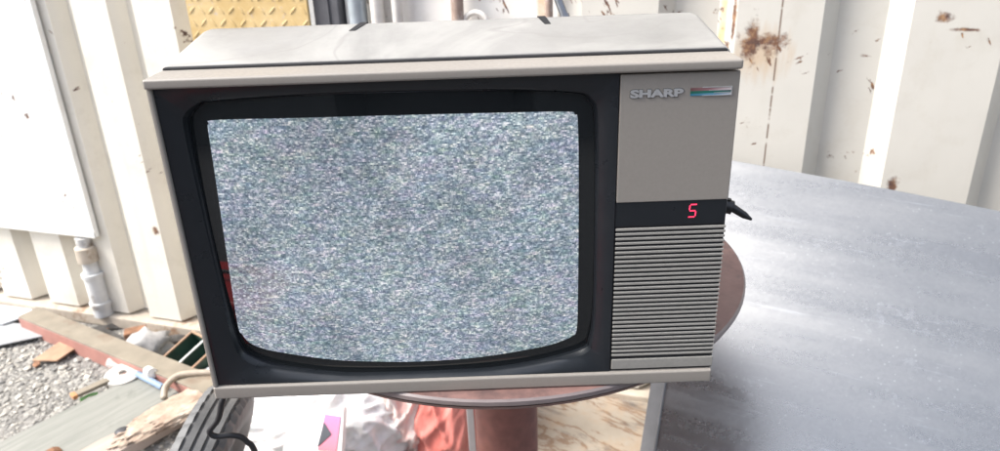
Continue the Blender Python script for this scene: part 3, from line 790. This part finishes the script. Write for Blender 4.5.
for k in range(seg):
    a = 2*math.pi*k/seg; blk = (k % 3 == 0)
    rings.append([b.verts.new(tm @ Vector(((r-(.005 if blk and abs(z) > .024 and r > .17 else 0))*math.cos(a), (r-(.005 if blk and abs(z) > .024 and r > .17 else 0))*math.sin(a), z))) for r, z in prof])
for k in range(seg):
    r0, r1 = rings[k], rings[(k+1) % seg]; m_ = len(prof)
    for i in range(m_): b.faces.new((r0[i], r0[(i+1) % m_], r1[(i+1) % m_], r1[i]))
obj('tyre_casing', b, M['tyre'], ty, angle=30)
# foam chunk
M['foam'] = simple('yellow tan foam', (.60, .44, .24), .95, 0, .22, 45, .6, .006, (.42, .28, .14), .45, 20)
crumple('foam_chunk', (-.50, .90, .03), (.10, .07, .11), .28, 2.6, M['foam'], 8, 'yellow tan crumbly foam chunk between the tyre and the white bag', 'foam', 4)
b = bm_new(); box(b, -.055, .055, -.012, .012, 0, .022, .003, 2); box(b, -.012, .012, -.04, .012, 0, .018, .003, 2)
o = obj('metal_bracket', b, simple('grey bracket metal', (.22, .21, .21), .5, .4, .2, 40, .2), angle=40); o.location = (-.545, .80, .01); o.rotation_euler = (.2, .1, .8); tag(o, 'dull grey metal bracket lying on the ground between tyre and white bag', 'bracket')

# unseen things added beside and behind the viewer for the glass to mirror
fc = thing('toolbox', 'red toolbox added unseen beside the viewer for the red reflection low in the screen glass', 'toolbox', (-.88, -.90, 0))
M['redcan'] = simple('red enamel', (.45, .03, .03), .4, 0, .1, 20, .05)
b = bm_new(); box(b, -1.14, -.62, -1.06, -.74, 0, .17, .012, 2); obj('box_body', b, M['redcan'], fc, angle=40)
b = bm_new(); box(b, -1.15, -.61, -1.07, -.73, .173, .225, .02, 3); obj('lid', b, M['redcan'], fc, angle=40)
b = bm_new(); tube(b, smooth_path([(-1.0, -.90, .222), (-.99, -.90, .26), (-.77, -.90, .26), (-.76, -.90, .222)], 5), .010, 10); obj('handle', b, M['rubber'], fc, smooth=True)

ws = thing('added_building', 'grey building with a dark doorway, unseen behind the viewer, added to darken the glass reflections', 'building', (0, -5.2, 0))  # added so that the tube border mirrors something dark
M['shed'] = simple('grey shed cladding', (.085, .087, .09), .7, 0, .1, 3, .1)
b = bm_new(); box(b, -7, -1.6, -5.6, -5.4, 0, 3.3); box(b, 1.2, 7, -5.6, -5.4, 0, 3.3); box(b, -1.6, 1.2, -5.6, -5.4, 2.5, 3.3); obj('front_wall', b, M['shed'], ws)
b = bm_new(); box(b, -1.8, 1.4, -8.2, -8.1, 0, 2.6); box(b, -1.8, -1.7, -8.1, -5.6, 0, 2.6); box(b, 1.3, 1.4, -8.1, -5.6, 0, 2.6); obj('dark_interior', b, M['post'], ws)
b = bm_new(); box(b, -7.2, 7.2, -9, -5.1, 3.3, 3.42); obj('roof', b, simple('roof sheet', (.2, .2, .2), .6), ws)
b = bm_new(); box(b, 2.4, 4.2, -5.40, -5.36, 1.2, 2.3); obj('window', b, simple('painted window', (.62, .62, .60), .3), ws)

# bags and carton
def plastic(name, c0, c1, scale, alpha_t=.25):
    t = NT(name)
    c = t.ramp(t.noise(scale, 5, .65, t.map((1, 1, .5))), (.35, c0), (.65, c1)); t.base(c); t.set(Roughness=.35)
    t.b.inputs['Subsurface Weight'].default_value = alpha_t; t.b.inputs['Subsurface Radius'].default_value = (.02, .015, .012)
    t.bump(t.noise(26, 5, .7), .5, .006); return t.m
M['wbag'] = plastic('white carrier bag plastic', (.80, .78, .77), (.86, .85, .84), 6)
M['pbag'] = plastic('pink striped white plastic', (.80, .50, .45), (.86, .82, .80), 30)
M['rbag'] = plastic('red carrier bag plastic', (.56, .15, .125), (.72, .29, .25), 9, .15)
crumple('carrier_bag', (-.37, .82, 0), (.24, .15, .135), .16, 1.7, M['wbag'], 11, 'bulging white plastic bag beneath the television, left of the red bag', 'bag', 6, .75)
crumple('carrier_bag', (-.165, .80, 0), (.085, .09, .16), .28, 1.3, M['pbag'], 21, 'crumpled pale pink plastic bag squeezed between the white bag and red bag', 'bag', 6, 1.1)
crumple('carrier_bag', (-.078, .78, 0), (.085, .10, .19), .16, 1.0, M['rbag'], 33, 'bright red plastic bag beside the red-brown table column', 'bag', 6, 1.3)
pk = thing('printed_packet', 'white packet printed purple and pink with a dark triangle, on the white bag', 'packet', (-.30, .66, .15))
def packet_mat():
    t = NT('packet print'); x, y, z = t.xyz()
    g = t.ramp(z, (0, (.72, .10, .22)), (1, (.42, .10, .42)))
    q = t.math('ADD', t.math('MULTIPLY', t.math('SUBTRACT', z, .1), 9.), .5, clamp=True)
    t.base(t.ramp(t.math('MULTIPLY', z, 4.), (.50, (.76, .24, .30)), (.75, (.50, .22, .46)))); t.set(Roughness=.4); return t.m
def quad(bm, pts, t=.002):
    a = [bm.verts.new(p) for p in pts]; n_ = (pts[1]-pts[0]).cross(pts[2]-pts[0]).normalized()*t
    c = [bm.verts.new(p-n_) for p in pts]; k = len(pts); bm.faces.new(a); bm.faces.new(c[::-1])
    for i in range(k): bm.faces.new((a[i], a[(i+1) % k], c[(i+1) % k], c[i]))
# packet plane: faces the viewer and up
PO_, PU, PV = Vector((-.345, .625, .135)), Vector((.985, -.10, .08)).normalized(), Vector((.06, .64, .76)).normalized()
def pk_(u, v, n=0): return PO_+PU*u+PV*v+PU.cross(PV)*n
b = bm_new(); quad(b, [pk_(-.075, -.06), pk_(.055, -.06), pk_(.05, .065), pk_(-.065, .03)], .02); obj('packet_body', b, simple('white card', (.82, .81, .80), .5, 0, .03), pk)
b = bm_new(); quad(b, [pk_(.004, -.018, .002), pk_(.043, -.022, .002), pk_(.046, .046, .002), pk_(.012, .052, .002)], .001); obj('colour_print', b, packet_mat(), pk)
b = bm_new(); quad(b, [pk_(.003, -.012, .0034), pk_(.030, .012, .0034), pk_(.012, .036, .0034)], .001); obj('dark_triangle', b, simple('dark grey print', (.07, .075, .09), .5), pk)
crumple('paper_wrapper', (-.40, .725, .125), (.040, .022, .028), .2, 2., simple('tan grey wrapper', (.40, .33, .27), .7, 0, .2, 30), 41, 'small greyish tan paper wrapper crumpled on the white bag', 'wrapper', 4, 1.)
crumple('orange_peel', (-.418, .705, .130), (.014, .008, .012), .2, 2., simple('orange skin', (.72, .30, .05), .5), 43, 'small orange scrap resting against the tan wrapper on the white bag', 'scrap', 3)
b = bm_new(); box(b, -.006, .006, -.045, .045, 0, .012, .002, 1)
o = obj('wood_chip', b, M['palewood'], angle=40); o.location = (-.335, .775, .150); o.rotation_euler = (.25, 0, -.5); tag(o, 'short pale wood chip stuck in the white bag behind the printed packet', 'wood chip')
# stained board
def stained():
    t = NT('water stained beige board')
    c = t.ramp(t.noise(7, 6, .6), (.3, (.25, .215, .17)), (.7, (.36, .32, .265)))
    cr_ = t.noise(1, 6, .62, t.map((2.2, 8, 3), rot=(0, 0, .70)), .35)
    line = t.math('ABSOLUTE', t.math('SUBTRACT', cr_, .5))
    c = t.mix(t.ramp(line, (.004, .8), (.022, 0.)), c, (.17, .10, .06))
    c = t.mix(t.ramp(t.noise(1, 6, .7, t.map((3, 9, 3), rot=(0, 0, .55)), .4), (.53, 0.), (.62, .85)), c, (.085, .07, .065))
    c = t.mix(t.ramp(t.noise(9, 5, .7), (.5, 0.), (.72, .5)), c, (.34, .21, .11))
    t.base(c); t.set(Roughness=.85); t.bump(cr_, .4, .006); return t.m
slab('stained_board', [(.075, .60), (.085, .955), (.41, .855), (.42, .60)], .006, .022, stained(), 'beige water-stained board with brown cracks on the ground right of the column', 'board', .002)
b = bm_new(); box(b, -.007, .007, -.004, .004, 0, .62, .001, 1)
o = obj('steel_strip', b, simple('grey strip steel', (.42, .41, .41), .45, .5, .1, 30), angle=40); o.location = (-.028, .60, .0); o.rotation_euler = (-.25, 0, .1); tag(o, 'narrow upright grey steel strip left of the red-brown column', 'strip')

# ------------------------------------------------------------------ light
wd = bpy.data.worlds.new('World'); S.world = wd; wd.use_nodes = True
nt = wd.node_tree; sky = nt.nodes.new('ShaderNodeTexSky'); sky.sky_type = 'NISHITA'; sky.sun_disc = False
SUN = Vector((-.62, -.09, .72)).normalized()
el = math.asin(SUN.z); az = math.atan2(SUN.x, SUN.y)
sky.sun_elevation = el; sky.sun_rotation = az
sky.air_density = 1.0; sky.dust_density = 2.5; sky.ozone_density = 1.
bg = nt.nodes['Background']; hs = nt.nodes.new('ShaderNodeHueSaturation'); hs.inputs['Saturation'].default_value = .5; nt.links.new(sky.outputs[0], hs.inputs['Color']); nt.links.new(hs.outputs[0], bg.inputs['Color']); bg.inputs['Strength'].default_value = .12
sd = bpy.data.lights.new('sun', 'SUN'); sd.energy = 1.5; sd.angle = R(22); sd.color = (1., .955, .89)
so = bpy.data.objects.new('sun', sd); COL.objects.link(so); so.rotation_euler = SUN.to_track_quat('Z', 'Y').to_euler(); so.location = (-5, 0, 6)
S.view_settings.view_transform = 'Standard'; S.view_settings.look = 'None'; S.view_settings.gamma = 1; S.view_settings.use_curve_mapping = False
S.view_settings.exposure = EXPO
for o in list(bpy.data.objects):
    if '_w' in o: del o['_w']
